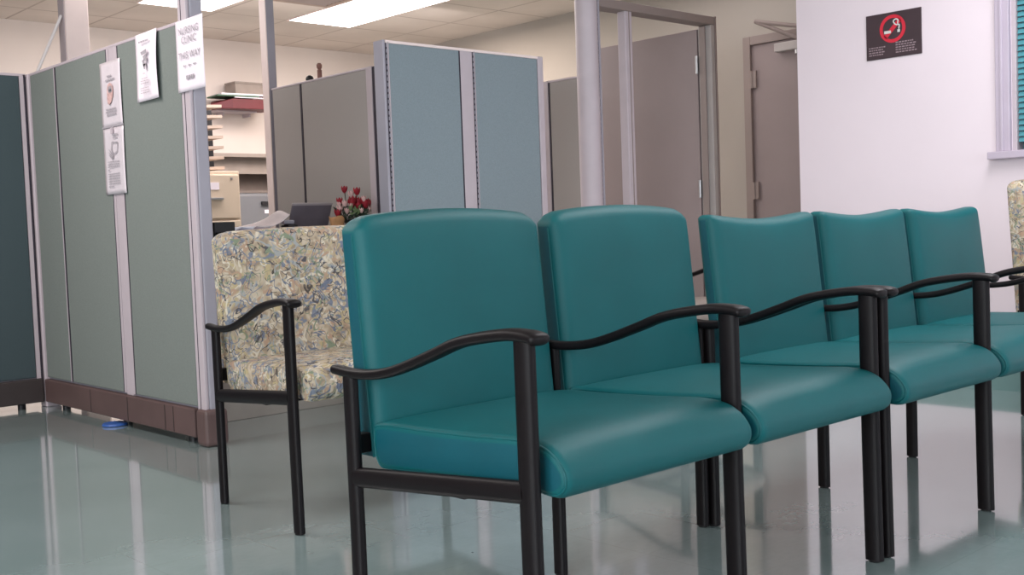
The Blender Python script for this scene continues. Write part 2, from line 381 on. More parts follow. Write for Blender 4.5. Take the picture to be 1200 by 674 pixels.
# ------------------------------------------------------------------ ceiling lights, vent
def troffer(name, label, x0, x1, y0, y1):
    t = thing(name, label, 'ceiling light', ((x0+x1)/2, (y0+y1)/2, H), group='fluorescent ceiling panels')
    a, b_ = (x1-x0)/2, (y1-y0)/2
    bm = bmesh.new()
    for q in ((-a-.012, -a, -b_-.012, b_+.012), (a, a+.012, -b_-.012, b_+.012), (-a, a, -b_-.012, -b_), (-a, a, b_, b_+.012)): box(bm, *q, -.008, 0)
    obj('trim_frame', bm, M['white_pole'], t)
    obj('diffuser', bbox(-a, a, -b_, b_, -.006, -.001), M['lamp'], t)
    return t
troffer('ceiling_light', 'long bright ceiling light panel above the blue grey cubicle panels', 4.88, 5.47, 6.0, 7.80)
troffer('ceiling_light', 'bright ceiling light panel partly behind the taped corner post', 3.61, 4.19, 6.6, 7.80)
v = thing('ceiling_vent', 'beige ceiling vent beside the long light panel', 'vent', (4.55, 6.9, H))
bm = bmesh.new()
for q in ((-.29, -.25, -.29, .29), (.25, .29, -.29, .29), (-.25, .25, -.29, -.25), (-.25, .25, .25, .29)): box(bm, *q, -.014, 0)
obj('frame', bm, M['grille'], v)
bm = bmesh.new()
for k in range(9):
    y = -.23+k*.055; quad(bm, (-.25, y, -.002), (.25, y, -.002), (.25, y+.035, -.014), (-.25, y+.035, -.014))
obj('louver', bm, M['doorframe'], v)

# ------------------------------------------------------------------ cubicle panels
PH = 1.74
def slots(x, y, face, z0, z1, axis):
    """strip of dark slots of a slotted standard; face normal axis"""
    bm = bmesh.new(); z = z0
    while z < z1:
        if axis == 'y': box(bm, x-.004, x+.004, y-.002, y+.002, z, z+.016)
        else: box(bm, x-.002, x+.002, y-.004, y+.004, z, z+.016)
        z += .026
    return bm

# partition A: long panel face at x=2.12 running away from the corner post
AX = 2.12
t = thing('cubicle_panel', 'long grey green cubicle panel with notices taped to it', 'cubicle panel', (AX, 5.06, 0))
def A(x0, x1, y0, y1, z0, z1): return bbox(x0, x1, y0-5.06, y1-5.06, z0, z1)
obj('core', A(.012, .058, 4.22, 5.90, .15, PH-.012), M['trim_end'], t)
for y0, y1 in ((4.225, 4.815), (4.945, 5.545), (5.572, 5.89)):
    obj('fabric_panel', A(-.002, .072, y0, y1, .16, PH-.014), M['panel'], t, bevel=.004)
obj('top_cap', A(-.001, .071, 4.22, 5.902, PH-.014, PH), M['trim'], t, bevel=.003)
obj('mullion_strip', A(-.001, .071, 4.845, 4.915, .15, PH-.006), M['trim'], t, bevel=.004)
bm = A(-.0015, .07, 4.815, 4.823, .16, PH-.014)
for y in (4.937, 5.553): box(bm, -.0015, .07, y-5.06, y+.008-5.06, .16, PH-.014)
obj('seam', bm, M['trim_dark'], t)
bm = A(-.0012, .07, 4.823, 4.845, .16, PH-.014); box(bm, -.0012, .07, 4.915-5.06, 4.937-5.06, .16, PH-.014); box(bm, -.0012, .07, 5.561-5.06, 5.572-5.06, .16, PH-.014)
obj('edge_trim', bm, M['trim'], t)
bm = A(-.016, .086, 4.235, 5.90, .03, .15)
obj('kickplate', bm, M['kick'], t, bevel=.006)
for y in (4.42, 4.50, 4.88, 5.3): obj('kickplate_joint', bbox(-.018, -.014, y-5.06, y+.004-5.06, .035, .145), M['kick_dark'], t)
for y in (4.35, 5.0, 5.75):
    bm = bmesh.new(); cyl(bm, (.035, y-5.06, 0), (.035, y-5.06, .04), .02); obj('leveling_foot', bm, M['black'], t)

# corner post to the ceiling
t = thing('corner_post', 'lavender grey post at the open end of the long panel, reaching the ceiling', 'post', (AX, 4.18, 0))
obj('front_strip', bbox(-.006, .010, -.036, .036, .14, H), M['trim'], t, bevel=.005)
obj('post_body', bbox(0.010, .066, -.040, .036, .14, H), M['trim_end'], t, bevel=.008, seg=3)
obj('groove', bbox(-.0072, -.005, .004, .008, .14, H), M['trim_dark'], t)
obj('base_cover', bbox(-.02, .085, -.055, .038, 0, .155), M['kick'], t, bevel=.02, seg=3)

# partition B: dark panel running left from the far corner
t = thing('cubicle_panel', 'dark teal cubicle panel at the far corner, seen head on', 'cubicle panel', (1.0, 5.92, 0))
def B(x0, x1, y0, y1, z0, z1): return bbox(x0-1, x1-1, y0, y1, z0, z1)
obj('core', B(-1.2, 2.08, .012, .058, .15, PH-.01), M['trim_end'], t)
for x0, x1 in ((-1.2, -.02), (0.02, 1.02), (1.06, 2.072)):
    obj('fabric_panel', B(x0, x1, 0, .07, .16, PH-.014), M['panel_dark'], t, bevel=.004)
obj('top_cap', B(-1.2, 2.108, 0, .07, PH-.014, PH), M['trim'], t, bevel=.003)
bm = B(2.074, 2.094, -.002, .06, .15, PH-.014)
obj('edge_trim', bm, M['trim'], t)
obj('seam', B(2.094, 2.104, .0, .06, .15, PH-.005), M['trim_dark'], t)
obj('kickplate', B(-1.2, 2.10, -.016, .086, .03, .155), M['kick_dark'], t, bevel=.006)
for x in (-1.1, 0, 1.04, 2.0):
    bm = bmesh.new(); cyl(bm, (x-1, .035, 0), (x-1, .035, .04), .02); obj('leveling_foot', bm, M['black'], t)
t = thing('corner_connector', 'slim lavender strip joining dark panel and long grey panel', 'post', (2.155, 5.955, 0))
obj('post_body', bbox(-.045, .035, -.05, .035, .0, PH), M['trim'], t, bevel=.006)

# partition C: panel face x=3.52 (behind the laptop)
CX = 3.52
t = thing('cubicle_panel', 'warm grey cubicle panel behind the laptop and flowers', 'cubicle panel', (CX, 5.4, 0))
def Cc(x0, x1, y0, y1, z0, z1): return bbox(x0, x1, y0-5.4, y1-5.4, z0, z1)
obj('core', Cc(.012, .058, 4.9, 5.86, .02, PH-.012), M['trim_end'], t)
for y0, y1 in ((4.888, 5.528), (5.545, 5.85)):
    obj('fabric_panel', Cc(0, .07, y0, y1, .12, PH-.012), M['panel_warm'], t, bevel=.004)
obj('seam', Cc(-.002, .06, 5.528, 5.545, .12, PH-.012), M['trim_dark'], t)
obj('top_cap', Cc(-.001, .071, 4.885, 5.86, PH-.012, PH), M['trim'], t, bevel=.003)
obj('end_strip', Cc(-.004, .074, 4.835, 4.886, .02, PH), M['trim'], t, bevel=.004)
obj('end_cover', Cc(.0, .07, 4.80, 4.835, .02, PH-.004), M['trim_dark'], t, bevel=.004)
obj('kickplate', Cc(-.012, .082, 4.81, 5.86, .0, .12), M['kick'], t, bevel=.005)
t = thing('power_pole', 'slim grey ceiling pole at the far end of the warm grey panel', 'pole', (3.53, 5.91, 0))
obj('pole_front', bbox(-.012, .045, -.032, .035, 0, H), M['trim_end'], t, bevel=.006)
obj('pole_face', bbox(-.018, -.012, -.034, .034, 0, H), M['white_pole'], t)

# partition D: face y=4.15, x 3.10..4.10
t = thing('cubicle_panel', 'tall blue grey double cubicle panel with slotted edges behind the teal chairs', 'cubicle panel', (3.6, 4.15, 0))
def D(x0, x1, y0, y1, z0, z1): return bbox(x0-3.6, x1-3.6, y0, y1, z0, z1)
obj('core', D(3.09, 4.12, .01, .06, .02, PH-.012), M['trim_end'], t)
for x0, x1 in ((3.122, 3.548), (3.648, 4.082)):
    obj('fabric_panel', D(x0, x1, -.002, .072, .14, PH-.014), M['panel_blue'], t, bevel=.004)
obj('top_cap', D(3.105, 4.105, -.003, .073, PH-.014, PH), M['white_pole'], t, bevel=.003)
bm = D(3.556, 3.634, -.002, .072, .02, PH-.004); obj('mullion_strip', bm, M['trim'], t, bevel=.004)
obj('end_strip', D(3.088, 3.103, -.002, .072, .02, PH), M['trim_end'], t, bevel=.004)
obj('end_trim', D(4.086, 4.125, -.004, .074, .02, PH), M['trim'], t, bevel=.004)
bm = D(3.103, 3.113, -.0, .06, .02, PH-.014); box(bm, 3.634-3.6, 3.644-3.6, 0, .06, .02, PH-.01); box(bm, -.052, -.044, 0, .06, .02, PH-.01)
obj('seam', bm, M['trim_dark'], t)
for x in (3.112, 3.643): obj('slotted_standard', slots(x-3.6, -.001, -1, .2, PH-.03, 'y'), M['trim_end'], t)
bm = D(3.114, 3.122, -.003, .06, .14, PH-.01); box(bm, 3.645-3.6, 3.65-3.6, -.003, .06, .14, PH-.01)
obj('edge_trim', bm, M['trim'], t)
obj('kickplate', D(3.09, 4.12, -.014, .084, 0, .14), M['kick'], t, bevel=.005)

# partition E: face x=4.83, y 4.27..4.87
t = thing('cubicle_panel', 'narrow grey cubicle panel next to the white door post', 'cubicle panel', (4.83, 4.68, 0))
obj('core', bbox(.012, .058, -.16, .138, .02, PH-.013), M['trim_end'], t)
obj('fabric_panel', bbox(0, .07, -.14, .125, .12, PH-.013), M['panel_warm'], t, bevel=.003)
obj('end_strip', bbox(-.004, .074, .139, .235, .02, PH), M['trim'], t, bevel=.003)
obj('seam', bbox(-.001, .06, .126, .138, .02, PH-.012), M['trim_dark'], t)
obj('top_cap', bbox(-.001, .071, -.165, .138, PH-.012, PH), M['trim'], t)
obj('edge_strip', bbox(-.002, .072, -.165, -.141, .02, PH-.013), M['trim'], t)
obj('slotted_standard', slots(-.003, -.148, -1, .2, PH-.02, 'x'), M['trim_dark'], t)

# white column and its cord
t = thing('ceiling_pole', 'white square pole rising behind the long grey panel', 'pole', (2.63, 6.5, 0))
obj('pole_body', bbox(-.07, .07, 0, .11, 0, H), M['white_pole'], t, bevel=.008)
obj('cable_channel', bbox(-.074, -.07, .015, .095, 0, H), M['trim'], t)
bm = bmesh.new(); sweep(bm, catmull([(2.545, 6.53, 2.18), (2.50, 6.53, 2.08), (2.43, 6.53, 1.93), (2.385, 6.53, 1.82), (2.38, 6.53, 1.70), (2.38, 6.53, 1.2), (2.38, 6.53, .02)], 6), .009, .009, n=8)
tag(obj('hanging_cord', bm, M['cord'], smooth=True), 'thin white cord hanging down beside the white square pole', 'cord')

# ------------------------------------------------------------------ door opening in line with partition D
t = thing('door_2', 'grey framed doorway with its taupe door standing open', 'door', (5.1, 4.2, 0)); t['kind'] = 'structure'
bm = bmesh.new()
box(bm, 5.602-5.1, 5.64-5.1, -.04, .06, 0, 2.054)
obj('jamb', bm, M['grey_metal'], t, bevel=.005)
obj('jamb_stop', bbox(5.59-5.1, 5.601-5.1, 0, .045, 0, 2.05), M['doorframe'], t, bevel=.003)
obj('jamb_edge', bbox(5.641-5.1, 5.652-5.1, -.045, .06, 0, 2.105), M['doorframe'], t)
obj('header', bbox(4.59-5.1, 5.640-5.1, -.04, .06, 2.055, 2.105), M['doorframe'], t, bevel=.005)
obj('mullion', bbox(4.815-5.1, 4.875-5.1, -.03, .03, 0, 2.06), M['trim'], t, bevel=.006)
obj('mullion_groove', bbox(4.845-5.1, 4.851-5.1, -.032, .0, 0, 2.06), M['doorframe'], t)
lf = obj('open_door_leaf', bbox(5.598-5.1, 5.636-5.1, .066, .98, .01, 2.04), M['door'], t, bevel=.003)
for z in (.25, 1.05, 1.82):
    bm = bmesh.new(); cyl(bm, (5.588-5.1, .063, z-.055), (5.588-5.1, .063, z+.055), .010)
    obj('hinge', bm, M['steel'], t)
t = thing('round_door_post', 'round white post with a dark slotted edge left of the doorway', 'post', (4.525, 4.2, 0))
bm = bmesh.new(); lathe(bm, [(.062, 0), (.062, H)], 32); obj('post_body', bm, M['trim'], t, smooth=True)
obj('slotted_standard', slots(.048, -.042, -1, .1, H-.05, 'y'), M['trim_dark'], t)
obj('slot_strip', bbox(.045, .06, -.046, -.03, 0, H), M['trim_end'], t)

# ------------------------------------------------------------------ papers
def paper(name, label, y0, y1, z0, z1, m=None, curl=0.0, group=None, x=AX-.006):
    t = thing(name, label, 'notice', (x, (y0+y1)/2, z0), group=group)
    w2, h = (y1-y0)/2, z1-z0
    bm = bmesh.new(); nx, nz = 10, 14; g = []
    for i in range(nx+1):
        g.append([])
        for j in range(nz+1):
            u, v = -w2+2*w2*i/nx, h*j/nz
            off = -curl*((1-i/nx)**2)*(.4+.6*math.sin(PI*j/nz)) - curl*.35*(1-j/nz)**3
            g[-1].append(bm.verts.new((off, u, v)))
    for i in range(nx):
        for j in range(nz): bm.faces.new((g[i][j], g[i+1][j], g[i+1][j+1], g[i][j+1]))
    s = obj('sheet', bm, m or M['paper'], t, smooth=True)
    so = s.modifiers.new('th', 'SOLIDIFY'); so.thickness = .0006
    return t, w2, h
def lines(t, rows, m, x=-.0015, name='printed_lines'):
    bm = bmesh.new()
    for y_l, y_r, z, hh in rows:      # y_l > y_r (left for the reader = +y)
        y = y_l
        while y > y_r:
            ln = random.uniform(.008, .02); e = max(y-ln, y_r)
            quad(bm, (x, y, z), (x, y, z+hh), (x, e, z+hh), (x, e, z)); y = e-.003
    return obj(name, bm, m, t)
def text(t, body, z, size, x=-.002, m=None, yc=0):
    cu = bpy.data.curves.new('lettering', 'FONT'); cu.body = body; cu.size = size; cu.align_x = 'CENTER'; cu.space_character = 1.0
    cu.offset = .0
    cu.materials.append(m or M['ink']); tmp = bpy.data.objects.new('lettering_source', cu); C.objects.link(tmp); bpy.context.view_layer.update()
    me = bpy.data.meshes.new_from_object(tmp.evaluated_get(bpy.context.evaluated_depsgraph_get())); me.materials.clear(); me.materials.append(m or M['ink'])
    bpy.data.objects.remove(tmp); o = bpy.data.objects.new('lettering', me); C.objects.link(o); o.parent = t
    o.location = (x, yc, z); o.rotation_euler = (PI/2, 0, -PI/2); return o
t, w2, h = paper('taped_notice', 'white directional notice taped over the corner post top', 3.99, 4.225, 1.447, 1.732, curl=.004, x=AX-.012)
for s, z, sz in (('NURSING', .226, .040), ('CLINIC', .190, .040), ('THIS WAY', .128, .040)): text(t, s, z, sz, x=-.006)
bm = bmesh.new()
for yy in (.042, 0, -.042):
    quad(bm, (-.006, yy+.006, .099), (-.006, yy+.006, .102), (-.006, yy-.013, .102), (-.006, yy-.013, .099))
    bm.faces.new([bm.verts.new(p) for p in ((-.006, yy+.015, .1005), (-.006, yy+.005, .106), (-.006, yy+.005, .095))])
obj('arrows', bm, M['ink'], t); lines(t, [(.035, -.035, .045, .016)], M['ink'], x=-.006)
t, w2, h = paper('taped_notice', 'white notice with a small dark sketch, curling away beside the corner post notice', 4.393, 4.612, 1.45, 1.738, curl=.014, x=AX-.008)
lines(t, [(.05, -.045, .245, .007)], M['ink'], x=-.014)
bm = bmesh.new()
for pts in (((.03, .205), (-.025, .212), (-.03, .196), (.02, .190)), ((.01, .186), (-.02, .190), (-.022, .16), (.0, .165)), ((.02, .168), (.0, .172), (-.012, .148), (.004, .14)), ((.012, .152), (-.012, .152), (-.008, .13), (.004, .13))):
    quad(bm, *[(-.0165, y, z) for y, z in pts])
obj('sketch', bm, M['ink'], t)
lines(t, [(.012, -.005, .11, .005), (.03, -.03, .09, .004), (.04, -.035, .08, .004), (.04, -.035, .07, .004), (.045, -.035, .05, .004), (.045, -.035, .04, .004), (.045, -.04, .03, .004)], M['trim'], x=-.018)
t, w2, h = paper('sleeved_notice', 'upper of two glossy sleeved notices hung on the panel seam', 4.78, 5.005, 1.375, 1.668, m=M['sleeve'], curl=.004)
bm = bmesh.new()
pts = [(.03, .17), (.02, .19), (-.005, .196), (-.028, .182), (-.034, .16), (-.028, .135), (-.01, .11), (.012, .098), (.03, .105), (.034, .125)]
bm.faces.new([bm.verts.new((-.006, y, z)) for y, z in pts]); obj('picture', bm, M['ink_red'], t)
bm = bmesh.new()
for i in range(6): quad(bm, (-.007, .018-i*.006, .165+(i % 2)*.012), (-.007, .012-i*.006, .172+(i % 2)*.012), (-.007, .004-i*.006, .158), (-.007, .012-i*.006, .150))
obj('picture_shade', bm, M['ink'], t)
lines(t, [(.025, -.02, .222, .008), (.045, -.055, .205, .008), (.05, -.055, .075, .007), (.055, -.06, .063, .007), (.05, -.055, .05, .007)], M['ink'], x=-.006)
obj('sleeve_edge', bbox(-.003, .0, -w2, w2, -.003, .004), M['ink'], t)
t, w2, h = paper('sleeved_notice', 'lower of two glossy sleeved notices hung on the panel seam', 4.78, 5.005, 1.07, 1.37, m=M['sleeve'], curl=.004)
bm = bmesh.new()
def seg(a, b, w=.003):
    d = Vector((0, b[0]-a[0], b[1]-a[1])).normalized(); n_ = Vector((0, -d.z, d.y))*w
    A_, B_ = Vector((-.006, *a)), Vector((-.006, *b)); quad(bm, A_+n_, B_+n_, B_-n_, A_-n_)
for a, b_ in (((.01, .235), (-.05, .23)), ((-.05, .23), (-.042, .19)), ((-.042, .19), (.0, .178)), ((.01, .235), (.02, .205)), ((.045, .205), (-.0, .17)), ((.045, .19), (.005, .162)), ((-.0, .17), (.005, .162)), ((.02, .205), (.0, .178)), ((.045, .18), (.012, .158))): seg(a, b_)
obj('sketch', bm, M['ink'], t)
rows = [(-.0, -.055, .262, .009), (-.0, -.05, .25, .006)] + [(.065, -.06, z, .0045) for z in (.145, .133, .122)] + [(.065, .045, .108, .005)] + [(.065, -.06, z, .0045) for z in (.09, .079, .068, .056, .045)] + [(.065, .01, .033, .005)]
lines(t, rows, M['ink'], x=-.006)
obj('tape', bbox(-.008, -.005, -.01, .014, .272, .30), M['trim'], t)

# ------------------------------------------------------------------ seating
ARM = [(1.338, .660), (1.36, .664), (1.42, .664), (1.53, .647), (1.61, .620), (1.68, .596), (1.75, .576), (1.81, .567), (1.87, .565), (1.932, .570)]
YF, YR = 1.372, 1.880
def arm_frame(x, root, skew=0.0, rail=True, ybase=0.0):
    """side frame in the plane x (skew: x shift of the rear)"""
    def px(y): return x + skew*(y-YF)/(YR-YF)
    bm = bmesh.new(); sweep(bm, [(px(YF)+.0, YF-.004, .004), (px(YF), YF, .3), (px(YF), YF+.002, .655)], .0125, .0235, n=16, round_ends=False, sq=.85)
    l1 = obj('leg', bm, M['frame'], root, smooth=True)
    bm = bmesh.new(); sweep(bm, [(px(YR), YR, .004), (px(YR), YR, .25), (px(YR), YR+.004, .565)], .012, .0195, n=16, round_ends=False, sq=.85)
    l2 = obj('leg', bm, M['frame'], root, smooth=True)
    for l, yy in ((l1, YF-.004), (l2, YR)):
        bm = bmesh.new(); lathe(bm, [(.0, 0), (.013, 0), (.014, .006)], 12, (px(yy), yy, 0)); obj('glide', bm, M['glide'], l)
    bm = bmesh.new()
    pts = catmull([(px(y), y, z) for y, z in ARM], 5)
    sweep(bm, pts, lambda t: .024-.0105*min(1, t*1.4), lambda t: .0115-.001*t, n=16, sq=.8)
    obj('armrest', bm, M['frame'], root, smooth=True)
    if rail:
        bm = bmesh.new(); sweep(bm, [(px(YF+.01), YF+.01, .390), (px(YR), YR-.004, .350)], .013, .021, n=16, round_ends=False, sq=.85)
        obj('side_rail', bm, M['frame'], root, smooth=True)
def curve_samples(a, b, r, n, ends=(True, True)):
    """samples from a to b with extra ones within r of chosen ends"""
    out = []
    if ends[0]: out += [a + r*(1-math.cos(k/5*PI/2)) for k in range(5)]
    lo = a+r if ends[0] else a; hi = b-r if ends[1] else b
    out += [lo+(hi-lo)*k/n for k in range(n+1)]
    if ends[1]: out += [b - r*(1-math.cos(k/5*PI/2)) for k in range(4, -1, -1)]
    return out
def backrest(x0, x1, root, mats, style='round', skew=0, zb=.385, top=.882, crown=.018, rb=.035):
    W = (x1-x0)/2; xc = (x0+x1)/2; r = .026
    us = curve_samples(-W, W, r, 26); vs = curve_samples(0, 1, .06, 16, (False, True))
    def ztop(u):
        q = abs(u)/W
        if style == 'round':
            z = top - .0 + crown*(1-q*q)
            cr = .055
            d = W-abs(u)
            if d < cr: z -= (.045 if u > 0 else .032)*(1-math.sqrt(max(0, 1-(1-d/cr)**2)))
        else:
            z = top - crown*math.cos(u/W*PI/2)**1.2
            cr = .02; d = W-abs(u)
            if d < cr: z -= .016*(1-math.sqrt(max(0, 1-(1-d/cr)**2)))
        return z
    if style == 'round': y_f0, y_f1, th0, th1 = 1.848, 1.893, .085, .074
    else: y_f0, y_f1, th0, th1 = 1.822, 1.872, .068, .064
    def P(u, v, front):
        zt = ztop(u); z = zb + (zt-zb)*v
        yf = y_f0 + (y_f1-y_f0)*v
        if front:
            d = min(W-abs(u), (1-v)*(zt-zb)); o = 0
            if d < r: o = r*(1-math.sqrt(max(0, 1-(1-d/r)**2)))
            puff = .014*(1-(u/W)**4)*(1-(2*v-1)**6)
            return (xc+u+sk(yf), yf + o - puff, z)
        d = min(W-abs(u), (1-v)*(zt-zb)); o = 0
        if d < r: o = r*.7*(1-math.sqrt(max(0, 1-(1-d/r)**2)))
        yb = y_f0+th0 + (y_f1+th1-y_f0-th0)*v
        return (xc+u+sk(yb), yb - o + .0, z)
    def sk(y): return skew*(y-YF)/(YR-YF)
    bm = bmesh.new()
    F = [[bm.verts.new(P(u, v, True)) for v in vs] for u in us]
    B_ = [[bm.verts.new(P(u, v, False)) for v in vs] for u in us]
    nu, nv = len(us), len(vs)
    for i in range(nu-1):
        for j in range(nv-1):
            bm.faces.new((F[i][j], F[i+1][j], F[i+1][j+1], F[i][j+1]))
            bm.faces.new((B_[i][j], B_[i][j+1], B_[i+1][j+1], B_[i+1][j]))
    def strip(a, b, mi):
        for k in range(len(a)-1): bm.faces.new((a[k], a[k+1], b[k+1], b[k])).material_index = mi
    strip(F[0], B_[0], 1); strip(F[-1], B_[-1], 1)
    strip([c[0] for c in F], [c[0] for c in B_], 0); strip([c[-1] for c in F], [c[-1] for c in B_], 0)
    o = obj('backrest', bm, mats, root, smooth=True)
    # welt along the front edge
    for sg_ in (-1, 1):
        path = [P(sg_*W, v, True) for v in vs[:-2]]
        bm = bmesh.new(); sweep(bm, path, .0022, .0022, side=Vector((0, 1, 0)), n=6); obj('welt', bm, mats[0], o, smooth=True)
    return o
SEATP = [(1.868, .385), (1.870, .44), (1.848, .460), (1.70, .464), (1.55, .470), (1.45, .476), (1.40, .476), (1.36, .469), (1.33, .452), (1.312, .428), (1.31, .405), (1.32, .388), (1.345, .378), (1.42, .384), (1.6, .375), (1.8, .364), (1.85, .364)]
def seat(x0, x1, root, mats, skew=0):
    prof = catmull([(0, *p) for p in SEATP + [SEATP[0]]], 3)[:-1]
    cyc, czc = 1.59, .42
    r = .016; L_ = x1-x0
    xs = curve_samples(x0, x1, r, 16); bm = bmesh.new(); rings = []
    for x in xs:
        d = min(x-x0, x1-x); ins = r*(1-math.sqrt(max(0, 1-(1-d/r)**2))) if d < r else 0
        q = (x-x0)/L_*2-1; puff = .010*(1-q**4)
        ring = []
        for p in prof:
            y, z = p.y, p.z
            dy, dz = y-cyc, z-czc
            ny = max(-1, min(1, dy/.27)); nz = max(-1, min(1, dz/.045))
            ny = ny**5 if abs(ny) < 1 else ny
            z2 = z - ins*nz*.9 + (puff*max(0, nz)*(1 if 1.33 < y < 1.84 else .3)); y2 = y - ins*ny
            ring.append((x + skew*(y2-YF)/(YR-YF), y2, z2))
        rings.append(ring)
    R = ring_loft(bm, rings, cap=False)
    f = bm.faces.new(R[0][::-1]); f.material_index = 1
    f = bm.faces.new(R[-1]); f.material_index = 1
    o = obj('seat', bm, mats, root, smooth=True)
    for ring in (rings[2], rings[-3]):
        bm = bmesh.new(); pts = [Vector(p) for p in ring]; sweep(bm, pts+[pts[0]], .0022, .0022, n=6, round_ends=False); obj('welt', bm, mats[0], o, smooth=True)
    return o
def beams(x0, x1, root, skew=0):
    for y, z in ((1.56, .362), (1.80, .352)):
        s = skew*(y-YF)/(YR-YF)
        obj('seat_beam', bbox(x0+s, x1+s, y-.015, y+.015, z-.01, z+.01), M['frame'], root, bevel=.003)
    s = skew
    obj('back_beam', bbox(x0+s, x1+s, YR+.0, YR+.03, .395, .435), M['frame'], root, bevel=.003)

def unit(name, label, cat, origin, legs, cushions, mats, style, skew=0, rot=0, group=None, yr=1.880, **kw):
    global YR
    YR = yr
    """legs, cushions in the common row coordinates; origin is the thing's base"""
    t = thing(name, label, cat, (0, 0, 0), group=group)
    for x in legs: arm_frame(x, t, skew)
    for a, b_ in cushions:
        seat(a, b_, t, mats, skew*.3); backrest(a+.006, b_-.012, t, mats, style, skew*.3, **kw)
    beams(legs[0], legs[-1], t, skew)
    # move the base to origin, keep geometry
    o = Vector(origin)
    for ch in t.children: ch.location = -o
    t.location = o; t.rotation_euler = (0, 0, rot)
    return t
TM = [M['teal'], M['teal_bluelit']]
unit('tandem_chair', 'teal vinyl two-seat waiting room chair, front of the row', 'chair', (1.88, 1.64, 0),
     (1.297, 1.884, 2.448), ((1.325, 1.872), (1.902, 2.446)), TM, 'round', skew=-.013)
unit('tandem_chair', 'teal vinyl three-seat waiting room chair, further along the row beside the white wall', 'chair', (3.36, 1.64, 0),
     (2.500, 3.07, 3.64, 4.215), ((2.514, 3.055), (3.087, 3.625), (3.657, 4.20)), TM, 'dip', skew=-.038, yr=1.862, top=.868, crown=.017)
PM = [M['swirl'], M['swirl']]
# wide patterned chair: built at the row coordinates, then moved
pl = unit('wide_armchair', 'wide swirl-patterned armchair in front of the reception desk', 'chair', (1.3, 1.372, 0),
     (1.3, 2.16), ((1.325, 2.135),), PM, 'round', top=.870, crown=.012)
pl.location = (1.650, 2.712, 0); pl.rotation_euler = (0, 0, math.radians(-4.5))
pr = unit('patterned_chair', 'swirl-patterned high-back chair against the white wall end of the row', 'chair', (1.3, 1.372, 0),
     (1.3, 1.87), ((1.325, 1.845),), PM, 'round', top=.965, crown=.012)
pr.location = (4.60, 1.372, 0)
ph = unit('waiting_chair', 'single chair hidden behind the teal row, only its black arm showing between two backrests', 'chair', (1.3, 1.372, 0),
     (1.3, 1.87), ((1.325, 1.845),), [M['dull_light'], M['dull_light']], 'round', top=.85, crown=.01)
ph.location = (3.93, 3.13, 0)

# ------------------------------------------------------------------ desk and what stands on it
t = thing('reception_desk', 'low grey desk behind the wide patterned armchair', 'desk', (2.85, 4.64, 0))
obj('desktop', bbox(-.58, .60, 0, .62, .715, .745), M['desk'], t, bevel=.004)
obj('modesty_panel', bbox(-.56, .58, .01, .03, .09, .715), M['dull_light'], t)
obj('base_trim', bbox(-.57, .59, .0, .035, .0, .09), M['desk'], t, bevel=.003)
for x in (-.56, .56): obj('side_panel', bbox(x-.015, x+.015, .03, .61, 0, .715), M['desk'], t)

lp = thing('laptop', 'grey laptop with raised lid on the desk', 'laptop', (3.085, 4.88, .745), rz=math.radians(0))
obj('keyboard_base', bbox(-.118, .118, -.0, .24, .06, .085), M['laptop'], lp, bevel=.006)
obj('riser', bbox(-.10, .10, .03, .22, .0, .06), M['black'], lp, bevel=.004)
bm = bbox(-.118, .118, -.006, .006, 0, .215); o = obj('lid', bm, M['laptop'], lp, bevel=.005)
o.location = (0, .0, .07); o.rotation_euler = (math.radians(22), 0, 0)
o.rotation_euler = (math.radians(24), 0, 0)
bm = bbox(-.118, .118, -.0065, .0065, .207, .217); e = obj('lid_edge', bm, M['laptop_edge'], o)

tr = thing('desk_tray', 'black letter tray on the desk beside the corner post', 'tray', (2.68, 4.80, .745))
bm = bmesh.new()
box(bm, -.2, .2, -.12, .12, 0, .006); box(bm, -.2, .2, -.12, .12, .085, .09)
for x in (-.2, -.1, 0, .1, .197): box(bm, x-.002, x+.004, -.122, -.116, 0, .13); box(bm, x-.002, x+.004, .116, .122, 0, .13)
box(bm, -.2, .2, -.122, -.114, .12, .135); box(bm, -.2, .2, .114, .122, .12, .135); box(bm, .196, .204, -.12, .12, .12, .135)
box(bm, -.204, -.10, -.122, -.112, .09, .182); box(bm, -.204, -.196, -.12, .12, .09, .182); box(bm, -.204, -.1, .112, .122, .09, .182)
obj('basket', bm, M['black'], tr)
obj('paper_stack', bbox(-.09, .19, -.11, .11, .091, .137), M['paper'], tr)

def loose(name, label, cx, cy_, z, w_, d_, rz, warp, m):
    bm = bmesh.new(); n_ = 10; g = []
    for i in range(n_+1):
        g.append([])
        for j in range(n_+1):
            u, v_ = i/n_-.5, j/n_-.5
            g[-1].append(bm.verts.new((u*w_, v_*d_, warp*(u+.5)**2 + .012*math.sin(5*v_+3*u))))
    for i in range(n_):
        for j in range(n_): bm.faces.new((g[i][j], g[i+1][j], g[i+1][j+1], g[i][j+1]))
    o = obj(name, bm, m, smooth=True); o.location = (cx, cy_, z); o.rotation_euler = (0, 0, rz)
    s = o.modifiers.new('t', 'SOLIDIFY'); s.thickness = .004
    return tag(o, label, 'paper')
M['paper_blue'] = mat('bluish_paper', rgb(214, 216, 232), .7, noise=(20, .05))
M['paper_pink'] = mat('pinkish_paper', rgb(240, 224, 224), .7, noise=(20, .05))
loose('loose_sheet', 'bluish loose sheet lying in the black letter tray', 2.715, 4.80, .889, .20, .2, .1, .0, M['paper_blue'])
loose('loose_sheet', 'pinkish loose sheet with a lifted corner beside the laptop', 2.80, 4.79, .897, .17, .22, -.1, .07, M['paper_pink'])
t = thing('tape_dispenser', 'small black desk stapler between the sheets and laptop', 'stapler', (2.925, 4.76, .745))
obj('body', bbox(-.03, .03, -.04, .04, 0, .165), M['black'], t, bevel=.012)
obj('top_arm', bbox(-.04, .02, -.02, .02, .165, .185), M['trim_end'], t, bevel=.006)
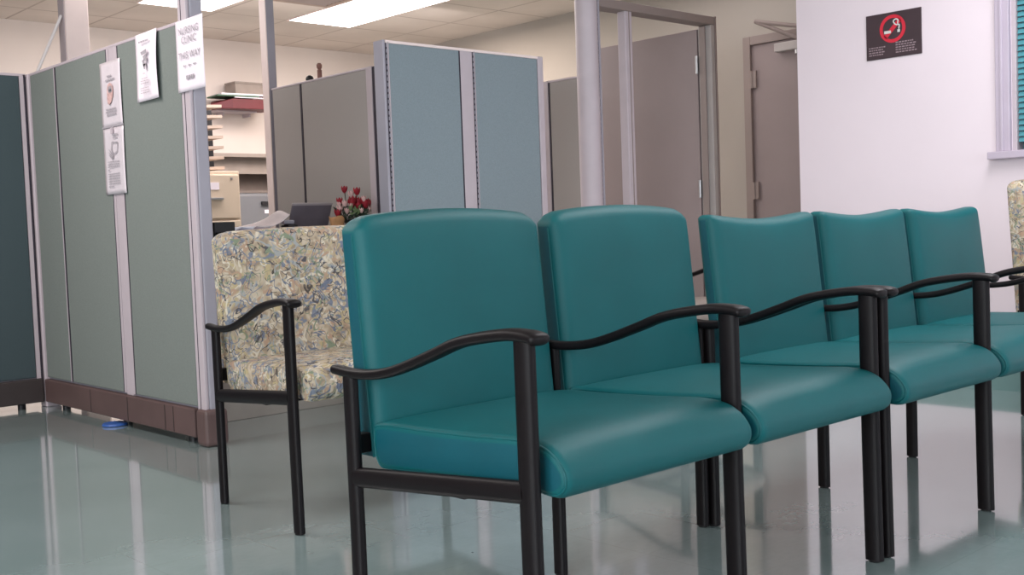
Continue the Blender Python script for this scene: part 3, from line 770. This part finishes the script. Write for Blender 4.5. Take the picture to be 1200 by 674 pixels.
t.name = 'stapler'

# flowers
f = thing('flower_arrangement', 'red and pink flowers in a dark vase on the desk', 'flowers', (3.31, 4.76, .745))
bm = bmesh.new(); lathe(bm, [(0, 0), (.05, 0), (.065, .05), (.06, .12), (.045, .16), (.05, .18), (.042, .178), (.04, .15)], 24); obj('vase', bm, M['vase'], f, smooth=True)
def blob(bm, c, r, sq=(1, 1, 1), seed=0, mi=0):
    rr = random.Random(seed); m_ = Matrix.Translation(c) @ Matrix.Rotation(rr.uniform(0, 3), 4, 'Z') @ Matrix.Rotation(rr.uniform(-.5, .5), 4, 'X') @ Matrix.Diagonal((r*sq[0], r*sq[1], r*sq[2], 1))
    res = bmesh.ops.create_icosphere(bm, subdivisions=2, radius=1, matrix=m_)
    for vv in res['verts']: vv.co += (vv.co-Vector(c))*rr.uniform(-.12, .12)
def tulip(c, r, m, name='bloom'):
    c = Vector(c); bm = bmesh.new()
    for k in range(6):
        a = k*PI/3; rows = []
        for j in range(6):
            v_ = j/5; rad = r*(.35+.75*math.sin(v_*2.2))*.8; z = -r+2*r*v_; wd = math.sin(PI*min(.96, v_*.85+.12))*.62
            rows.append([bm.verts.new(c+Vector((rad*math.cos(a+s*wd), rad*math.sin(a+s*wd), z))) for s in (-1, 0, 1)])
        for p, q in zip(rows[:-1], rows[1:]):
            for i in range(2): bm.faces.new((p[i], p[i+1], q[i+1], q[i]))
    return obj(name, bm, m, f, smooth=True)
reds = [(-.045, 0, .335, .016), (.025, .0, .325, .018), (-.075, .0, .275, .016), (-.02, -.02, .262, .02), (.0, .0, .278, .02), (.03, .0, .268, .02), (.055, -.02, .26, .024), (.078, .0, .255, .024), (.065, .02, .275, .02), (-.10, -.02, .215, .017), (.01, -.03, .25, .016)]
reds = [(x*1.1, y, z, r*1.2) for x, y, z, r in reds]
for x, y, z, r in reds: tulip((x, y, z), r, M['rose'])
for x, y, z, r in ((-.01, 0, .31, .018), (-.065, -.02, .262, .017), (-.09, -.01, .235, .02), (-.035, -.03, .25, .014), (.085, -.02, .232, .015), (.045, -.035, .285, .015), (-.06, -.03, .225, .016), (.02, -.045, .225, .014), (-.085, .0, .262, .014)): tulip((x, y, z), r, M['pink'])
bm = bmesh.new()
for x, y, z, r in reds: sweep(bm, catmull([(x*.2, y*.3, .15), (x*.7, y*.7, .2), (x, y, z)], 4), .0025, .0025, n=6)
obj('stems', bm, M['leaf'], f)
bm = bmesh.new()
rr = random.Random(4)
for k in range(170):
    c = Vector((rr.uniform(-.085, .09), rr.uniform(-.05, .05), rr.uniform(.155, .245))); d = Vector((rr.uniform(-1, 1), rr.uniform(-1, 1), rr.uniform(-.3, 1))).normalized()
    s = d.cross(Vector((rr.uniform(-1, 1), rr.uniform(-1, 1), .3))).normalized(); l_ = rr.uniform(.025, .045)
    quad(bm, c, c+d*l_*.5+s*l_*.25, c+d*l_, c+d*l_*.5-s*l_*.25)
obj('leaves', bm, M['leaf'], f)
bm = bmesh.new()
for k in range(16):
    c = Vector((rr.uniform(-.06, .0), -.05, rr.uniform(.19, .235))); d = Vector((rr.uniform(-1, 1), -.2, 1)).normalized(); s = Vector((1, 0, 0)); l_ = .028
    quad(bm, c, c+d*l_*.5+s*l_*.25, c+d*l_, c+d*l_*.5-s*l_*.25)
obj('pale_leaves', bm, M['leaf2'], f)
t = thing('wrapped_bag', 'orange brown paper wrap standing in front of the vase', 'bag', (3.165, 4.70, .745))
bm = bmesh.new()
ring_loft(bm, [[(r_*math.cos(a)*1.0, r_*.6*math.sin(a), z+.012*math.sin(3*a)*(z > .1)) for a in [2*PI*k/14 for k in range(14)]] for r_, z in ((.03, 0), (.038, .06), (.032, .12), (.045, .19))])
obj('wrap', bm, M['kraft'], t)
bm = bmesh.new(); cyl(bm, (-.045, -.02, 0), (-.04, -.02, .15), .012, r1=.014); obj('rolled_paper', bm, M['pink'], t)

# items peeking over panel C
t = thing('peg_figure', 'small brown wooden peg on top of the warm grey panel', 'ornament', (3.555, 5.385, PH))
bm = bmesh.new(); lathe(bm, [(0, 0), (.014, 0), (.014, .05), (.009, .055), (.015, .065), (.016, .08), (.01, .09), (0, .092)], 14); obj('peg_body', bm, M['brown_wood'], t, smooth=True)
t = thing('dark_knob', 'small dark blue knob on top of the warm grey panel', 'ornament', (3.555, 5.49, PH))
bm = bmesh.new(); lathe(bm, [(0, 0), (.02, 0), (.024, .012), (.02, .026), (.008, .034), (0, .035)], 14); obj('knob_body', bm, M['black'], t, smooth=True)

# ------------------------------------------------------------------ back office
t = thing('file_cabinet', 'beige four-drawer file cabinet seen past the corner post', 'cabinet', (3.72, 7.0, 0))
obj('carcass', bbox(-.2, .2, .01, .66, 0, 1.32), M['beige'], t, bevel=.005)
for k in range(4):
    z0 = .03+k*.32; dr = obj('drawer', bbox(-.185, .185, -.008, .012, z0, z0+.305), M['beige'], t, bevel=.006)
    obj('handle', bbox(-.05, .05, -.035, -.008, z0+.13, z0+.145), M['steel'], dr, bevel=.003)
    obj('label_holder', bbox(-.035, .03, -.012, -.006, z0+.2, z0+.25), M['paper'], dr)
    obj('latch', bbox(.12, .135, -.014, -.006, z0+.27, z0+.285), M['steel'], dr)
t = thing('paper_sorter', 'tall black and tan paper sorter on top of the beige cabinet', 'sorter', (3.72, 7.12, 1.32))
obj('back_panel', bbox(-.16, .19, .225, .24, 0, .46), M['black'], t)
obj('side_panel', bbox(-.16, -.15, 0, .24, 0, .46), M['black'], t)
obj('divider', bbox(.03, .038, .08, .24, 0, .45), M['black'], t)
for k in range(7):
    z = .006+k*.072
    bm = bmesh.new(); vs = [(-.15, -.02, z), (.14, -.02, z+.014), (.14, .0, z+.014), (.06, .22, z), (-.15, .22, z)]
    ring_loft(bm, [vs, [(x, y, zz+.02) for x, y, zz in vs]]); obj('shelf', bm, M['tan'], t)
t = thing('grey_cabinet', 'grey metal filing cabinet against the back wall', 'cabinet', (4.78, 8.25, 0))
obj('carcass', bbox(-.3, .3, .01, .6, 0, 1.22), M['grey_cab'], t, bevel=.005)
for k in range(4):
    z0 = .02+k*.3; dr = obj('drawer', bbox(-.285, .285, -.01, .012, z0, z0+.285), M['grey_cab'], t, bevel=.006)
    obj('handle', bbox(.02, .2, -.03, -.008, z0+.2, z0+.23), M['black'], dr)
    obj('label_holder', bbox(.05, .12, -.014, -.008, z0+.13, z0+.16), M['paper'], dr)
t = thing('wall_cabinet', 'brown grey low hutch shelf on the back wall', 'shelf', (4.95, 8.6, 1.24))
obj('back_panel', bbox(-.5, .5, .25, .28, 0, .33), M['dull'], t)
obj('upper_ledge', bbox(-.5, .5, .0, .28, .31, .34), M['dull_light'], t)
obj('door_panel', bbox(-.5, .5, .1, .12, .17, .31), M['dull_light'], t)
obj('lower_shelf', bbox(-.5, .5, .0, .28, .0, .02), M['dull'], t)
for x in (-.5, .48): obj('side_panel', bbox(x, x+.02, .0, .28, 0, .31), M['dull'], t)
t = thing('white_jug', 'translucent white bag hanging between beige and grey cabinets', 'bag', (4.30, 8.0, 0))
bm = bmesh.new(); lathe(bm, [(0, .7), (.05, .72), (.075, .9), (.06, 1.05), (.03, 1.2), (.0, 1.22)], 12); obj('bag_body', bm, M['paper'], t, smooth=True)
bm = bmesh.new(); cyl(bm, (0, 0, 0), (0, 0, .75), .015); obj('stand', bm, M['steel'], t)
t.name = 'bag_stand'; t['label'] = 'pale white bag on a slim stand between beige and grey cabinets'
# wall shelf with binder
t = thing('wall_shelf', 'narrow bracket shelf high on the back wall', 'shelf', (4.98, 8.58, 1.95))
obj('board', bbox(-.30, .09, .12, .32, 0, .012), M['trim'], t)
for x in (-.2, .06): obj('bracket', bbox(x, x+.012, .2, .32, -.03, 0), M['trim'], t)
t = thing('red_binder', 'dark red binder lying flat on the high wall shelf', 'binder', (4.89, 8.60, 1.962), rz=math.radians(-4))
bm = bmesh.new(); vs = [(-.30, .02, 0), (-.12, -.04, 0), (.27, -.04, 0), (.27, .22, 0), (-.2, .22, 0)]
ring_loft(bm, [vs, [(x, y, (.03 if x < -.25 else .085)) for x, y, z in vs]]); obj('cover', bm, M['red'], t, bevel=.004)
bm = bmesh.new(); box(bm, -.1, .26, -.042, -.03, .092, .10); obj('page_edge', bm, M['paper'], t)
t = thing('green_folder', 'green folder on top of the dark red binder', 'folder', (4.86, 8.60, 2.066), rz=math.radians(-5))
obj('cover', bbox(-.22, .16, -.03, .2, 0, .012), M['green_cover'], t); obj('papers', bbox(-.18, .3, -.02, .19, .012, .028), M['paper'], t)
t = thing('storage_box', 'pale box behind the green folder on the wall shelf', 'box', (5.0, 8.76, 2.096))
obj('carton', bbox(-.14, .14, -.08, .1, 0, .1), M['dull_light'], t, bevel=.004); obj('lid', bbox(-.145, .145, -.085, .1, .1, .115), M['dull_light'], t)
# blue scrap under the panel
t = thing('blue_lid', 'small flat blue plastic lid on the floor under the long panel', 'lid', (2.10, 5.02, 0))
bm = bmesh.new(); lathe(bm, [(0, 0), (.055, 0), (.06, .004), (.055, .012), (0, .012)], 20); obj('disc', bm, M['blue_plastic'], t)

# ------------------------------------------------------------------ lights
def area(name, loc, rot, sx, sy, power, col):
    l = bpy.data.lights.new(name, 'AREA'); l.shape = 'RECTANGLE'; l.size = sx; l.size_y = sy; l.energy = power; l.color = col
    o = bpy.data.objects.new(name, l); C.objects.link(o); o.location = loc; o.rotation_euler = rot
    return o
WARM = (1, .92, .9); COOL = (.88, .95, 1)
area('light_back_office', (3.9, 7.0, 2.55), (0, 0, 0), 2.6, 1.4, 70, WARM)
area('fill_back_wall', (4.4, 6.6, 2.2), (math.radians(70), 0, 0), 3.0, .5, 15, WARM)  # unseen fill tilted at the back wall to brighten it, no real lamp
area('fill_back_corner', (5.7, 7.0, 2.55), (0, 0, 0), .6, 1.2, 36, (1, .83, .7))  # added warm fill for the far end of the right-hand wall
area('light_corridor', (6.0, 4.6, 2.55), (0, 0, 0), .8, 1.2, 7, WARM)
area('light_left_bay', (.6, 4.6, 2.55), (0, 0, 0), 1.6, 1.2, 60, WARM)
area('light_waiting', (3.6, 1.6, 2.56), (0, 0, 0), 2.4, .6, 54, (.98, .96, 1))
area('window_daylight', (-3.0, 0.2, 1.6), (0, math.radians(-90), 0), 1.8, 4.0, 215, COOL)
area('entrance_daylight', (2.6, -2.9, 1.5), (math.radians(90), 0, 0), 4.0, 1.8, 60, COOL)

wd = bpy.data.worlds.new('w'); S.world = wd; wd.use_nodes = True
bg = wd.node_tree.nodes['Background']; bg.inputs[0].default_value = (.75, .85, 1, 1); bg.inputs[1].default_value = .6

# ------------------------------------------------------------------ camera
f_px, pitch, roll, yaw = 1293.2092, math.radians(-3.08661706), math.radians(-2.12618161), math.radians(47.17025078)
F = Vector((math.cos(yaw)*math.cos(pitch), math.sin(yaw)*math.cos(pitch), math.sin(pitch)))
r = Vector((math.sin(yaw), -math.cos(yaw), 0)); u = r.cross(F)
r2 = r*math.cos(roll)+u*math.sin(roll); u2 = -r*math.sin(roll)+u*math.cos(roll)
cam = bpy.data.cameras.new('camera'); cam.sensor_width = 36; cam.lens = f_px/1200*36
co = bpy.data.objects.new('camera', cam); C.objects.link(co)
mw = Matrix((r2, u2, -F)).transposed().to_4x4(); mw.translation = Vector((0, 0, .85)); co.matrix_world = mw
cam.clip_start = .02
S.camera = co
S.view_settings.view_transform = 'Standard'; S.view_settings.look = 'None'; S.view_settings.exposure = 0
S.cycles.max_bounces = 10; S.cycles.diffuse_bounces = 5
